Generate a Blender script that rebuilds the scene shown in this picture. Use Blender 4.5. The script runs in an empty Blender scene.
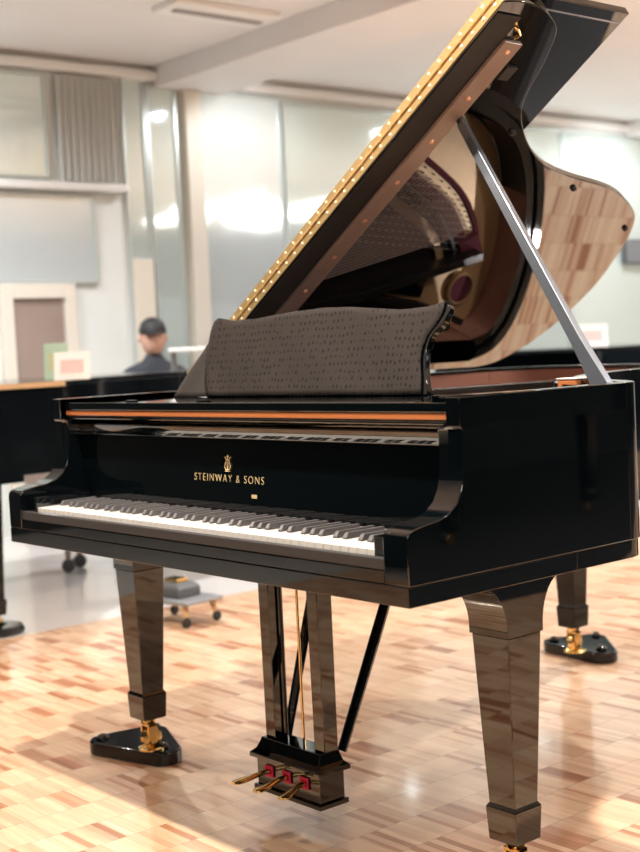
import bpy, bmesh, math, random
from mathutils import Vector, Matrix
random.seed(7)
SC = bpy.context.scene
COL = SC.collection
R = math.radians

# ------------------------------------------------------------------ materials
def new_mat(name):
    m = bpy.data.materials.new(name); m.use_nodes = True
    nt = m.node_tree
    return m, nt, nt.nodes['Principled BSDF']

def mat(name, col, rough=.5, metal=0., ior=1.5, noise=0., scale=20., bump=0., coat=0., sheen=0., emit=None, est=0.):
    m, nt, b = new_mat(name)
    b.inputs['Base Color'].default_value = (*col, 1)
    b.inputs['Roughness'].default_value = rough
    b.inputs['Metallic'].default_value = metal
    b.inputs['IOR'].default_value = ior
    b.inputs['Coat Weight'].default_value = coat
    b.inputs['Coat Roughness'].default_value = .04
    b.inputs['Sheen Weight'].default_value = sheen
    if emit:
        b.inputs['Emission Color'].default_value = (*emit, 1)
        b.inputs['Emission Strength'].default_value = est
    tc = nt.nodes.new('ShaderNodeTexCoord')
    nz = nt.nodes.new('ShaderNodeTexNoise'); nz.inputs['Scale'].default_value = scale
    nz.inputs['Detail'].default_value = 3
    nt.links.new(tc.outputs['Object'], nz.inputs['Vector'])
    if noise:
        mx = nt.nodes.new('ShaderNodeMix'); mx.data_type = 'RGBA'
        mx.inputs[6].default_value = (*[c*(1-noise) for c in col], 1)
        mx.inputs[7].default_value = (*[min(1, c*(1+noise)) for c in col], 1)
        nt.links.new(nz.outputs['Fac'], mx.inputs[0]); nt.links.new(mx.outputs[2], b.inputs['Base Color'])
    if bump:
        bp = nt.nodes.new('ShaderNodeBump'); bp.inputs['Strength'].default_value = bump
        bp.inputs['Distance'].default_value = .002
        nt.links.new(nz.outputs['Fac'], bp.inputs['Height']); nt.links.new(bp.outputs['Normal'], b.inputs['Normal'])
    return m

M = {}
M['lid_lacquer'] = mat('black_lid_lacquer', (.0015, .0030, .0040), .02, ior=2.35, bump=.02, scale=2.5)
M['lacquer'] = mat('black_lacquer', (.0015, .0030, .0040), .022, ior=1.8, bump=.02, scale=2.5)
M['lacquer_soft'] = mat('black_lacquer_soft', (.003, .005, .007), .10, ior=1.5)
M['satin_black'] = mat('satin_black', (.035, .035, .038), .42, noise=.1)
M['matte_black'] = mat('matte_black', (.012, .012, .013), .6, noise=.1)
M['ebony'] = mat('ebony_key', (.085, .083, .088), .38, ior=1.5)
M['ivory'] = mat('key_white', (.82, .81, .79), .22, coat=.2)
M['brass'] = mat('brass', (.86, .62, .27), .16, metal=1, noise=.08, scale=40)
M['gold_leaf'] = mat('gold_hinge', (.90, .66, .32), .3, metal=.75, noise=.1, scale=60)
M['gold_ink'] = mat('gold_ink', (.80, .62, .33), .45, metal=.35)
M['steel'] = mat('polished_steel', (.32, .37, .45), .25, metal=.8, bump=.03)
M['copper'] = mat('copper_wire', (.75, .55, .48), .35, metal=.35)
M['string'] = mat('steel_wire', (.80, .74, .70), .35, metal=.35)
M['plate'] = mat('bronze_paint', (.78, .50, .25), .35, metal=.15, noise=.08, scale=30)
M['dark_iron'] = mat('dark_bronze_iron', (.035, .028, .024), .25, metal=.3)
M['felt'] = mat('maroon_felt', (.16, .012, .03), .95, noise=.35, scale=120, sheen=.3)
M['under'] = mat('under_string_felt', (.022, .008, .010), .9, noise=.3, scale=60)
M['red_felt'] = mat('red_felt', (.55, .02, .07), .9, noise=.2, scale=90)
M['mahogany'] = mat('inner_rim_veneer', (.50, .24, .18), .22, noise=.12, scale=5, coat=.3)
M['copper_orange'] = mat('rail_orange', (.48, .17, .06), .18, noise=.12, scale=4, coat=.3)
M['taupe'] = mat('satin_batten', (.36, .265, .23), .3, noise=.06, scale=8)
M['maple'] = mat('pale_maple', (.62, .42, .24), .35, noise=.12, scale=12)
M['tan'] = mat('tan_wood', (.55, .36, .20), .4, noise=.12, scale=12)
M['rubber'] = mat('rubber', (.02, .02, .02), .6, noise=.1)

def floor_mat():
    m, nt, b = new_mat('parquet_floor')
    N, L = nt.nodes, nt.links
    def node(t, **k):
        n = N.new(t)
        for a, v in k.items(): setattr(n, a, v)
        return n
    def mth(op, a, c=None, d=None):
        n = node('ShaderNodeMath', operation=op)
        for i, v in enumerate((a, c, d)):
            if v is None: continue
            if isinstance(v, (int, float)): n.inputs[i].default_value = v
            else: L.new(v, n.inputs[i])
        return n.outputs[0]
    geo = node('ShaderNodeNewGeometry')
    sep = node('ShaderNodeSeparateXYZ'); L.new(geo.outputs['Position'], sep.inputs[0])
    u = mth('DIVIDE', mth('ADD', sep.outputs[0], .486+40*.1305), .1305)
    ci = mth('FLOOR', u); cf = mth('FRACT', u)
    wn = node('ShaderNodeTexWhiteNoise', noise_dimensions='1D'); L.new(ci, wn.inputs['W'])
    v = mth('ADD', mth('DIVIDE', mth('ADD', sep.outputs[1], 40.), .0195), mth('MULTIPLY', wn.outputs[0], 7.3))
    # fingers of uneven width: a coarse block keeps one colour for a few fingers
    vi = mth('FLOOR', v); vf = mth('FRACT', v)
    cb = node('ShaderNodeCombineXYZ'); L.new(ci, cb.inputs[0]); L.new(vi, cb.inputs[1])
    w2 = node('ShaderNodeTexWhiteNoise', noise_dimensions='3D'); L.new(cb.outputs[0], w2.inputs['Vector'])
    bi = mth('FLOOR', mth('DIVIDE', mth('ADD', v, mth('MULTIPLY', wn.outputs[0], 3.1)), 3.0))
    cb2 = node('ShaderNodeCombineXYZ'); L.new(ci, cb2.inputs[0]); L.new(bi, cb2.inputs[1]); cb2.inputs[2].default_value = 5.
    w3 = node('ShaderNodeTexWhiteNoise', noise_dimensions='3D'); L.new(cb2.outputs[0], w3.inputs['Vector'])
    val = mth('ADD', mth('MULTIPLY', w2.outputs[0], .5), mth('MULTIPLY', w3.outputs[0], .5))
    ramp = node('ShaderNodeValToRGB'); L.new(val, ramp.inputs[0])
    e = ramp.color_ramp.elements
    e[0].position = 0.; e[0].color = (.36, .150, .070, 1)
    e[1].position = 1.; e[1].color = (.90, .67, .475, 1)
    for p, c in ((.18, (.50, .225, .11, 1)), (.27, (.68, .405, .25, 1)), (.5, (.78, .52, .335, 1)), (.75, (.85, .60, .395, 1))):
        x = e.new(p); x.color = c
    # grain along the finger
    mp = node('ShaderNodeMapping'); mp.inputs['Scale'].default_value = (6, 90, 1)
    L.new(geo.outputs['Position'], mp.inputs[0])
    nz = node('ShaderNodeTexNoise'); nz.inputs['Scale'].default_value = 1.6; nz.inputs['Detail'].default_value = 4
    L.new(mp.outputs[0], nz.inputs['Vector'])
    g = node('ShaderNodeMapRange'); L.new(nz.outputs['Fac'], g.inputs[0])
    g.inputs[1].default_value = .3; g.inputs[2].default_value = .7; g.inputs[3].default_value = .86; g.inputs[4].default_value = 1.06
    # joints
    ec = mth('MINIMUM', cf, mth('SUBTRACT', 1., cf))
    ev = mth('MINIMUM', vf, mth('SUBTRACT', 1., vf))
    jc = mth('LESS_THAN', ec, .010); jv = mth('LESS_THAN', ev, .025)
    j = mth('MAXIMUM', mth('MULTIPLY', jc, .32), mth('MULTIPLY', jv, .10))
    fac = mth('MULTIPLY', g.outputs[0], mth('SUBTRACT', 1., j))
    vm = node('ShaderNodeVectorMath', operation='SCALE'); L.new(ramp.outputs[0], vm.inputs[0]); L.new(fac, vm.inputs[3])
    L.new(vm.outputs[0], b.inputs['Base Color'])
    b.inputs['Roughness'].default_value = .3
    b.inputs['Coat Weight'].default_value = .6; b.inputs['Coat Roughness'].default_value = .07; b.inputs['Coat IOR'].default_value = 1.45
    n3 = node('ShaderNodeTexNoise'); n3.inputs['Scale'].default_value = 9.; L.new(geo.outputs['Position'], n3.inputs['Vector'])
    bp = node('ShaderNodeBump'); bp.inputs['Strength'].default_value = .12; bp.inputs['Distance'].default_value = .004
    L.new(n3.outputs['Fac'], bp.inputs['Height'])
    L.new(bp.outputs['Normal'], b.inputs['Coat Normal'])
    return m
M['floor'] = floor_mat()

def cloth_mat():
    m, nt, b = new_mat('dotted_cloth')
    N, L = nt.nodes, nt.links
    tc = N.new('ShaderNodeTexCoord')
    mp = N.new('ShaderNodeMapping'); mp.inputs['Scale'].default_value = (70, 0, 62)
    L.new(tc.outputs['Object'], mp.inputs[0])
    vo = N.new('ShaderNodeTexVoronoi'); vo.inputs['Scale'].default_value = 1.; vo.inputs['Randomness'].default_value = .28
    L.new(mp.outputs[0], vo.inputs['Vector'])
    rp = N.new('ShaderNodeValToRGB'); L.new(vo.outputs['Distance'], rp.inputs[0])
    rp.color_ramp.elements[0].position = .16; rp.color_ramp.elements[0].color = (.009, .007, .007, 1)
    rp.color_ramp.elements[1].position = .30; rp.color_ramp.elements[1].color = (.030, .025, .0235, 1)
    L.new(rp.outputs[0], b.inputs['Base Color'])
    b.inputs['Roughness'].default_value = .85; b.inputs['Specular IOR Level'].default_value = .2
    return m
M['cloth'] = cloth_mat()
M['cloth_plain'] = mat('plain_cloth_back', (.030, .025, .023), .85, noise=.12, scale=90)

def mirror_mat(name, col, mix, rough):
    m, nt, b = new_mat(name)
    N, L = nt.nodes, nt.links
    b.inputs['Base Color'].default_value = (*col, 1); b.inputs['Roughness'].default_value = .6
    g = N.new('ShaderNodeBsdfGlossy'); g.inputs['Roughness'].default_value = rough
    g.inputs['Color'].default_value = (.86, .95, .92, 1)
    tc = N.new('ShaderNodeTexCoord'); nz = N.new('ShaderNodeTexNoise'); nz.inputs['Scale'].default_value = 1.3
    L.new(tc.outputs['Object'], nz.inputs['Vector'])
    bp = N.new('ShaderNodeBump'); bp.inputs['Strength'].default_value = .25; bp.inputs['Distance'].default_value = .02
    L.new(nz.outputs['Fac'], bp.inputs['Height']); L.new(bp.outputs['Normal'], g.inputs['Normal'])
    mx = N.new('ShaderNodeMixShader'); mx.inputs[0].default_value = mix
    L.new(b.outputs[0], mx.inputs[1]); L.new(g.outputs[0], mx.inputs[2])
    L.new(mx.outputs[0], N['Material Output'].inputs['Surface'])
    return m
M['mirror'] = mirror_mat('tinted_mirror', (.70, .80, .76), .42, .05)
M['mirror_bright'] = mirror_mat('frosted_mirror', (.84, .90, .90), .42, .07)
M['wall'] = mat('pale_wall', (.77, .79, .76), .7, noise=.04, scale=3)
M['cream'] = mat('cream_paint', (.76, .70, .60), .6, noise=.05, scale=3)
M['ceil'] = mat('white_ceiling', (.84, .82, .81), .85, noise=.03, scale=2)
M['pale_zone'] = mat('pale_floor', (.74, .73, .72), .22, noise=.10, scale=1.5, coat=.4)
M['white'] = mat('white_trim', (.88, .87, .85), .5, noise=.02)
M['grey_curtain'] = mat('grey_curtain', (.64, .65, .62), .8, noise=.1, scale=6)
M['brown_door'] = mat('brown_door', (.33, .25, .21), .5, noise=.12, scale=4)
M['darkwall'] = mat('dark_wall', (.030, .032, .035), .7, noise=.15, scale=3)
M['aluminium'] = mat('aluminium_frame', (.62, .68, .66), .35, metal=.6)
M['grey_metal'] = mat('grey_metal', (.30, .31, .33), .4, metal=.5, noise=.1)
M['dark_grey'] = mat('dark_grey_plastic', (.09, .095, .10), .5, noise=.1)
M['paper'] = mat('paper_white', (.86, .84, .82), .7, noise=.03)
M['pink'] = mat('pink_print', (.85, .55, .52), .7, noise=.1)
M['green'] = mat('green_frame', (.42, .56, .42), .5, noise=.1)
M['olive'] = mat('olive_print', (.50, .52, .28), .6, noise=.2)
M['skin'] = mat('skin', (.62, .36, .27), .55, noise=.06)
M['hair'] = mat('dark_hair', (.015, .014, .015), .6, noise=.2, scale=60)
M['jacket'] = mat('dark_jacket', (.03, .035, .045), .8, noise=.2, scale=30)
M['trousers'] = mat('dark_trousers', (.025, .025, .03), .8, noise=.2, scale=30)
M['lamp'] = mat('lamp_lens', (1, 1, 1), .5, emit=(1., .93, .82), est=60)
M['fill_glow'] = mat('fill_panel_diffuser', (1, 1, 1), .5, emit=(1., .95, .9), est=2.0)
M['slot'] = mat('dark_slot', (.35, .33, .32), .7, noise=.05)

# ------------------------------------------------------------------ helpers
def link(name, me, m, parent=None, smooth=False, loc=None):
    o = bpy.data.objects.new(name, me); COL.objects.link(o)
    if m is not None:
        for x in (m if isinstance(m, (list, tuple)) else [m]): me.materials.append(x)
    if parent: o.parent = parent
    if loc: o.location = loc
    if smooth:
        for p in me.polygons: p.use_smooth = True
    return o

def empty(name, loc=(0, 0, 0), rz=0):
    o = bpy.data.objects.new(name, None); COL.objects.link(o)
    o.location = loc; o.rotation_euler = (0, 0, rz); o.empty_display_size = .1
    return o

def tag(o, label=None, cat=None, group=None, kind=None):
    if label: o['label'] = label
    if cat: o['category'] = cat
    if group: o['group'] = group
    if kind: o['kind'] = kind
    return o

class MB:
    def __init__(s): s.b = bmesh.new()
    def ring(s, pts): return [s.b.verts.new(p) for p in pts]
    def bridge(s, a, c, mi=0):
        n = len(a)
        for i in range(n):
            f = s.b.faces.new((a[i], a[(i+1) % n], c[(i+1) % n], c[i])); f.material_index = mi
    def box(s, x0, x1, y0, y1, z0, z1, mi=0):
        return s.loft([[(x0, y0, z), (x1, y0, z), (x1, y1, z), (x0, y1, z)] for z in (z0, z1)], mi=mi)
    def loft(s, rings, cap=True, mi=0):
        rr = [s.ring(r) for r in rings]
        for a, c in zip(rr, rr[1:]): s.bridge(a, c, mi)
        if cap:
            f = s.b.faces.new(list(reversed(rr[0]))); f.material_index = mi
            f = s.b.faces.new(rr[-1]); f.material_index = mi
        return s
    def prism(s, pts, fn, a, c, mi=0):
        """pts: 2D polygon; fn(u, v, w) -> 3D; from w = a to w = c"""
        return s.loft([[fn(u, v, w) for u, v in pts] for w in (a, c)], mi=mi)
    def wall(s, outer, inner, z0, z1):
        """closed ring wall between two equally sampled outlines"""
        oo = [s.ring([(x, y, z) for x, y in outer]) for z in (z0, z1)]
        ii = [s.ring([(x, y, z) for x, y in inner]) for z in (z0, z1)]
        n = len(outer)
        def q(*v): s.b.faces.new(v)
        for k in range(n-1):
            q(oo[0][k], oo[0][k+1], oo[1][k+1], oo[1][k])
            q(ii[0][k+1], ii[0][k], ii[1][k], ii[1][k+1])
            q(oo[1][k], oo[1][k+1], ii[1][k+1], ii[1][k])
            q(oo[0][k+1], oo[0][k], ii[0][k], ii[0][k+1])
        for k in (0, n-1):
            q(oo[0][k], oo[1][k], ii[1][k], ii[0][k])
        return s
    def tube(s, pts, r, n=10, flat=1.):
        pts = [Vector(p) for p in pts]; rings = []
        rad = r if isinstance(r, (list, tuple)) else [r]*len(pts)
        up0 = Vector((0, 0, 1))
        for i, p in enumerate(pts):
            d = (pts[min(i+1, len(pts)-1)] - pts[max(i-1, 0)]).normalized()
            u = up0 if abs(d.z) < .95 else Vector((0, 1, 0))
            a = d.cross(u).normalized(); c = a.cross(d).normalized()
            rings.append([tuple(p + a*math.cos(t)*rad[i] + c*math.sin(t)*rad[i]*flat) for t in [2*math.pi*k/n for k in range(n)]])
        return s.loft(rings)
    def lathe(s, prof, c=(0, 0, 0), n=24, axis='z'):
        rings = []
        for r, h in prof:
            ring = []
            for k in range(n):
                t = 2*math.pi*k/n; a, b_ = r*math.cos(t), r*math.sin(t)
                p = {'z': (a, b_, h), 'x': (h, a, b_), 'y': (a, h, b_)}[axis]
                ring.append((c[0]+p[0], c[1]+p[1], c[2]+p[2]))
            rings.append(ring)
        return s.loft(rings)
    def build(s, name, m, parent=None, smooth=False, bevel=0, loc=None, seg=2, edge=None):
        bmesh.ops.recalc_face_normals(s.b, faces=s.b.faces)
        me = bpy.data.meshes.new(name); s.b.to_mesh(me); s.b.free()
        o = link(name, me, m, parent, smooth, loc)
        if bevel:
            md = o.modifiers.new('bevel', 'BEVEL'); md.width = bevel; md.segments = seg
            md.limit_method = 'ANGLE'; md.angle_limit = R(35)
        if smooth and edge is None: edge = 35
        if edge:
            for p in me.polygons: p.use_smooth = True
            me.set_sharp_from_angle(angle=R(edge))
        return o

def box(name, x0, x1, y0, y1, z0, z1, m, parent=None, bevel=0, loc=None):
    return MB().box(x0, x1, y0, y1, z0, z1).build(name, m, parent, bevel=bevel, loc=loc)

def smooth_line(pts, n=6):
    out = []
    P = [Vector(p) for p in pts]
    for i in range(len(P)-1):
        p0, p1, p2, p3 = P[max(i-1, 0)], P[i], P[i+1], P[min(i+2, len(P)-1)]
        for k in range(n):
            t = k/n
            out.append(tuple(.5*((2*p1) + (p2-p0)*t + (2*p0-5*p1+4*p2-p3)*t*t + (3*p1-p0-3*p2+p3)*t**3)))
    out.append(tuple(P[-1]))
    return out

def offset(line, d):
    """offset of an open 2D line, d > 0 to the left of travel"""
    out = []
    for i, p in enumerate(line):
        a = Vector(line[max(i-1, 0)]); c = Vector(line[min(i+1, len(line)-1)])
        t = (c-a).normalized(); nrm = Vector((-t.y, t.x))
        out.append((p[0]+nrm.x*d, p[1]+nrm.y*d))
    return out

def copy_tree(o, parent=None):
    c = o.copy(); COL.objects.link(c)
    c.parent = parent
    for ch in o.children: copy_tree(ch, c)
    return c

# ------------------------------------------------------------------ the room
WX, RX, FY, BY, CZ = -5.2, 6.5, -6.5, 13.0, 3.0
def struct(name, mb, m, **k):
    o = mb.build(name, m, **k); o['kind'] = 'structure'; return o
struct('floor', MB().box(-2.42, 2.7, FY-.1, BY+.1, -.12, 0), M['floor'])
struct('floor_pale', MB().box(WX-.1, -2.42, FY-.1, BY+.1, -.12, 0), M['pale_zone'])  # paler grey floor zone along the left
struct('floor_reflect_dark', MB().box(2.7, RX+.1, FY-.1, BY+.1, -.12, .004), mat('charcoal_reflect_floor', (.022, .023, .026), .95, noise=.3, scale=200))  # unseen dark floor, added so the case side reflects dark
struct('ceiling', MB().box(WX-.1, RX+.1, FY-.1, BY+.1, CZ, CZ+.12), M['ceil'])
struct('wall_left', MB().box(WX-.15, WX, 1.0, BY, 0, CZ), M['wall'])
struct('wall_left_front', MB().box(WX-.15, WX, FY, 1.0, 0, CZ), M['darkwall'])
struct('wall_right', MB().box(RX, RX+.15, FY, BY, 0, CZ), M['darkwall'])
struct('wall_front', MB().box(WX, RX, FY-.15, FY, 0, CZ), M['darkwall'])
struct('wall_back', MB().box(WX, -1.0, BY, BY+.15, 0, CZ), M['wall'])
struct('wall_back_right', MB().box(-1.0, RX, BY, BY+.15, 0, CZ), M['darkwall'])
# dropped beam running out from the left wall
struct('beam', MB().box(WX, RX, 3.46, 4.02, 2.86, CZ), M['ceil'], bevel=.004)
struct('beam_far', MB().box(WX, RX, 8.6, 9.1, 2.86, CZ), M['ceil'], bevel=.004)
# cornice and rails of the left wall
struct('trim_1', MB().box(WX, WX+.07, 1.0, 3.46, 2.90, 2.96), M['white'], bevel=.01)
struct('trim_2', MB().box(WX, WX+.06, 4.02, BY, 2.90, 2.96), M['white'], bevel=.01)
struct('trim_3', MB().box(WX, WX+.09, 1.0, 3.18, 2.15, 2.20), M['white'], bevel=.01)
# glazed and mirrored panels, each a framed pane
def pane(i, y0, y1, z0, z1, m, fw=.018, fm=None, x=WX):
    w = empty('window_%d' % i, (x, (y0+y1)/2, z0)); w['kind'] = 'structure'
    hy = (y1-y0)/2; h = z1-z0
    MB().box(0.002, .014, -hy+fw, hy-fw, fw, h-fw).build('pane', m, w)
    f = MB()
    f.box(0, .03, -hy, -hy+fw, 0, h); f.box(0, .03, hy-fw, hy, 0, h)
    f.box(0, .03, -hy+fw, hy-fw, 0, fw); f.box(0, .03, -hy+fw, hy-fw, h-fw, h)
    f.build('window_frame', fm or M['aluminium'], w)
pane(1, 1.05, 2.64, 2.22, 2.88, M['mirror'])
pane(2, 1.05, 2.95, 1.56, 2.13, M['mirror_bright'])
pane(3, 3.19, 3.37, 0.06, 2.95, M['mirror'])
pane(4, 3.38, 3.62, 0.06, 2.88, M['mirror'])
pane(5, 3.80, 4.53, 0.06, 2.88, M['mirror_bright'])
pane(6, 4.54, 6.05, 0.06, 2.86, M['mirror'])
pane(7, 6.07, 7.67, 0.06, 2.86, M['mirror'])
pane(8, 7.69, 9.30, 0.06, 2.86, M['mirror'])
pane(9, 9.32, 10.9, 0.06, 2.86, M['mirror'])
# cream pilaster and edge column
struct('trim_4', MB().box(WX, WX+.08, 3.66, 3.79, 0, 2.86), M['cream'], bevel=.006)
struct('trim_5', MB().box(WX, WX+.05, 3.20, 3.36, 0, 1.72), M['cream'], bevel=.006)
# doorway with brown double door
d = empty('door_1', (WX, 2.5, 0)); d['kind'] = 'structure'
MB().box(0, .03, -.19, .17, 0, 1.47).build('door_leaf', M['brown_door'], d, bevel=.004)
f = MB(); f.box(0, .06, -.27, -.19, 0, 1.56); f.box(0, .06, .17, .25, 0, 1.56); f.box(0, .06, -.19, .17, 1.47, 1.56)
f.build('door_frame', M['cream'], d, bevel=.004)
MB().lathe([(.0, 0), (.012, 0), (.012, .04), (.02, .045), (.02, .07), (0, .07)], (.03, .10, 1.0), 12, 'x').build('door_handle', M['steel'], d)
# grey hanging curtain, pleated
cb = MB(); n = 60; top = []
pf = [(WX+.045+.022*math.sin(k*.95), 2.70+.44*k/n) for k in range(n+1)]
cb.wall(pf, [(x-.006, y) for x, y in pf], 2.21, 2.88)
tag(cb.build('curtain', M['grey_curtain'], smooth=True), 'pleated grey curtain hanging high on the mirrored wall beside the glass strips', 'curtain')

# ceiling air outlet
v = empty('air_vent', (-3.78, 2.98, CZ)); tag(v, 'long white air outlet set into the ceiling before the beam', 'vent')
MB().box(-.13, .13, -.36, .36, -.035, -.001).build('frame', M['white'], v, bevel=.008)
MB().box(-.02, .03, -.30, .30, -.045, -.036).build('slot', M['slot'], v)

# ------------------------------------------------------------------ lamps
def lamp_fixture(x, y, label, watt, col=(1, .93, .84), ang=130, aim=None, lens=True):
    t = empty('ceiling_spotlight', (x, y, CZ)); tag(t, label, 'spotlight', 'ceiling spotlights')
    MB().lathe([(.0, -.001), (.05, -.001), (.05, -.02), (.045, -.075), (.037, -.085), (.037, -.07), (0, -.07)], n=20).build('housing', M['white'], t, smooth=True)
    MB().lathe([(0, -.072), (.035, -.072), (.035, -.078), (0, -.078)], n=20).build('lens', M['lamp'], t)
    ld = bpy.data.lights.new('spot', 'SPOT'); ld.energy = watt; ld.color = col
    ld.spot_size = R(ang); ld.spot_blend = .6; ld.shadow_soft_size = .045
    lo = bpy.data.objects.new('spot', ld); COL.objects.link(lo); lo.parent = t; lo.location = (0, 0, -.10)
    if aim:
        dv = Vector(aim) - Vector((x, y, CZ-.1)); lo.rotation_euler = dv.to_track_quat('-Z', 'Y').to_euler()
    return t
lamp_fixture(.30, -.42, 'ceiling spotlight above the keyboard of the grand piano', 470, (1, .88, .74), 150)
lamp_fixture(2.3, .9, 'ceiling spotlight over the floor to the right of the grand piano', 80, (1, .93, .86), 150)
lamp_fixture(1.8, 2.5, 'unseen ceiling spotlight added beyond the bentside to brighten the piano interior', 170, (1, .93, .86), 150)  # added lamp, brightens the interior mirrored in the lid
lamp_fixture(-2.7, -1.0, 'unseen ceiling spotlight added to brighten the open floor left of the grand piano', 190, (1, .88, .74), 150)  # added lamp, makes the left floor brighter and warmer
lamp_fixture(-.9, 4.2, 'unseen ceiling spotlight added behind the tail to brighten the floor mirrored in the lid', 420, (.98, .96, .95), 150)  # added lamp for the floor that the lid mirrors
lamp_fixture(.62, 6.2, 'ceiling spotlight far behind the grand piano, first of the rear row', 230, (.92, .97, 1), 150)
lamp_fixture(-.56, 7.1, 'ceiling spotlight far behind the grand piano, second of the rear row', 260, (.92, .97, 1), 150)
lamp_fixture(-3.2, 1.5, 'ceiling spotlight over the closed black piano on the left', 260, (.97, .98, 1), 150)
for q, yy in enumerate((1.3, 4.10, 6.4, 8.2)):  # washers added and kept out of view, they brighten the mirrored wall
    lamp_fixture(-4.25, yy, 'unseen spotlight added to brighten the mirrored wall, %s from the curtain' % ('first', 'second', 'third', 'fourth')[q], (95, 60, 110, 120)[q], (.93, .97, 1), 140, aim=(WX, yy, 1.2))
def fill_light(x, y, sx, sy, label, watt, col=(1, .95, .9)):  # panels added out of view for soft fill
    t = empty('fill_panel', (x, y, CZ)); tag(t, label, 'ceiling light', 'added fill light panels')
    f = MB()
    for a in ((-sx/2-.03, -sx/2, -sy/2-.03, sy/2+.03), (sx/2, sx/2+.03, -sy/2-.03, sy/2+.03)): f.box(*a, -.03, -.001)
    for a in ((-sx/2, sx/2, -sy/2-.03, -sy/2), (-sx/2, sx/2, sy/2, sy/2+.03)): f.box(*a, -.03, -.001)
    f.build('frame', M['white'], t)
    MB().box(-sx/2, sx/2, -sy/2, sy/2, -.018, -.002).build('diffuser', M['fill_glow'], t)
    ld = bpy.data.lights.new('area', 'AREA'); ld.shape = 'RECTANGLE'; ld.size = sx*.96; ld.size_y = sy*.96; ld.energy = watt; ld.color = col
    lo = bpy.data.objects.new('area', ld); COL.objects.link(lo); lo.parent = t; lo.location = (0, 0, -.035)
fill_light(4.2, -3.4, 1.8, 1.8, 'square fill light panel added in the near corner behind the viewer', 90)
fill_light(1.5, 9.6, 2.4, 2.4, 'square fill light panel added in the far bay beyond the piano tail', 200, (.97, .98, 1))
# ------------------------------------------------------------------ grand piano outline
W = .7176
HINGE_Z = .9946; TH = R(32.98)
AX = Vector((math.cos(TH), 0, math.sin(TH))); NV = Vector((-math.sin(TH), 0, math.cos(TH)))
def lidp(s, y, t): # lid coordinates: across from the hinge, depth, height above the underside
    p = Vector((-W, y, HINGE_Z)) + AX*s + NV*t
    return tuple(p)
bend = [(W, .592), (.713, .618), (.695, .645), (.655, .680), (.592, .722), (.518, .770), (.445, .828), (.372, .904), (.308, 1.00), (.252, 1.115), (.206, 1.25),
        (.178, 1.40), (.155, 1.51), (.118, 1.61), (.055, 1.70), (-.055, 1.785), (-.19, 1.84), (-.34, 1.87), (-.48, 1.872), (-.60, 1.845), (-.68, 1.785), (-W, 1.68)]
bend = smooth_line(bend, 4)
rim_line = [(W, .12), (W, .30), (W, .48)] + bend + [(-W, 1.5), (-W, 1.1), (-W, .7), (-W, .12)]

def rim_mesh(line, th, z0, z1): return MB().wall(line, offset(line, th), z0, z1)

def make_leg(parent, x, y, lm='lacquer'):
    s, st = .0459, .0336
    def sq(h, z, hy=None): hy = hy or h; return [(x-h, y-hy, z), (x+h, y-hy, z), (x+h, y+hy, z), (x-h, y+hy, z)]
    lg = MB().loft([sq(s, .522), sq(.0325, .193)]).build('leg', M[lm], parent, bevel=.0025)
    MB().loft([sq(.0325, .1955), sq(.0375, .188), sq(.0345, .1245), sq(.029, .122)]).build('leg_collar', M[lm], lg, bevel=.0015)
    # bracket under the case with coved front and back
    pr = [(y+s+.003, .522), (y-s-.003, .522), (y-s-.003, .534)]
    for k in range(0, 11):
        a = math.pi/2*k/10
        pr.append((y-s-.003-.075*(1-math.cos(a)), .534+.093*math.sin(a)))
    for k in range(10, -1, -1):
        a = math.pi/2*k/10
        pr.append((y+s+.003+.070*(1-math.cos(a)), .534+.093*math.sin(a)))
    MB().prism(pr, lambda u, v, w: (w, u, v), x-s-.003, x+s+.003).build('leg_bracket', M[lm], lg, bevel=.0015, edge=25)
    MB().lathe([(0, .1225), (.019, .1225), (.021, .118), (.017, .108), (.012, .104), (0, .104)], (x, y, 0), 20).build('caster_socket', M['brass'], lg, smooth=True)
    f = MB()
    for dx in (-.019, .013):
        f.prism([(-.012, .108), (.012, .108), (.016, .09), (.012, .055), (-.004, .055), (-.014, .085)], lambda u, v, w: (x+w, y+u, v), dx, dx+.006)
    f.box(x-.019, x+.019, y-.013, y+.013, .100, .108)
    f.build('caster_fork', M['brass'], lg, bevel=.001)
    MB().lathe([(0, -.011), (.022, -.011), (.028, -.008), (.028, .008), (.022, .011), (0, .011)], (x, y+.006, .0665), 24, 'x').build('caster_wheel', M['brass'], lg, smooth=True)
    return lg

def make_case(root, keyed=True):
    """case of a grand: outer rim, base moulding, keybed, arms"""
    rim_mesh(rim_line, .034, .663, .975).build('outer_rim', M['lacquer'], root, bevel=.0012, edge=30)
    line2 = offset(rim_line, .004)
    rim_mesh(line2, .09, .627, .6625).build('base_moulding', M['lacquer'], root, bevel=.0012, edge=30)
    box('keybed', -W+.0005, W-.0005, -.0235, .42, .627, .6625, M['lacquer'], root, bevel=.0015)
    low = [(-.0229, .663), (-.0235, .742), (-.020, .752), (-.010, .7585), (.02, .7635), (.055, .768), (.080, .7765), (.100, .791), (.1125, .812),
            (.119, .834), (.1225, .862), (.1225, .905), (.121, .918), (.1165, .923)]
    prof = low + [(.1165, .9755), (.588, .9755), (.588, .923), (.588, .663)]
    prof_in = low + [(.1165, .923), (.588, .923), (.588, .923), (.588, .663)]
    for sx in (-1, 1):
        xo, xm, xi = sx*(W+.0004), sx*(W-.034), sx*(W-.060)
        mb = MB().loft([[(x, u, v) for u, v in pf_] for x, pf_ in ((xo, prof), (xm, prof), (xm, prof_in), (xi, prof_in))])
        bmesh.ops.remove_doubles(mb.b, verts=mb.b.verts, dist=1e-5)
        mb.build('arm', M['lacquer'], root, bevel=.0018, edge=28)

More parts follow.
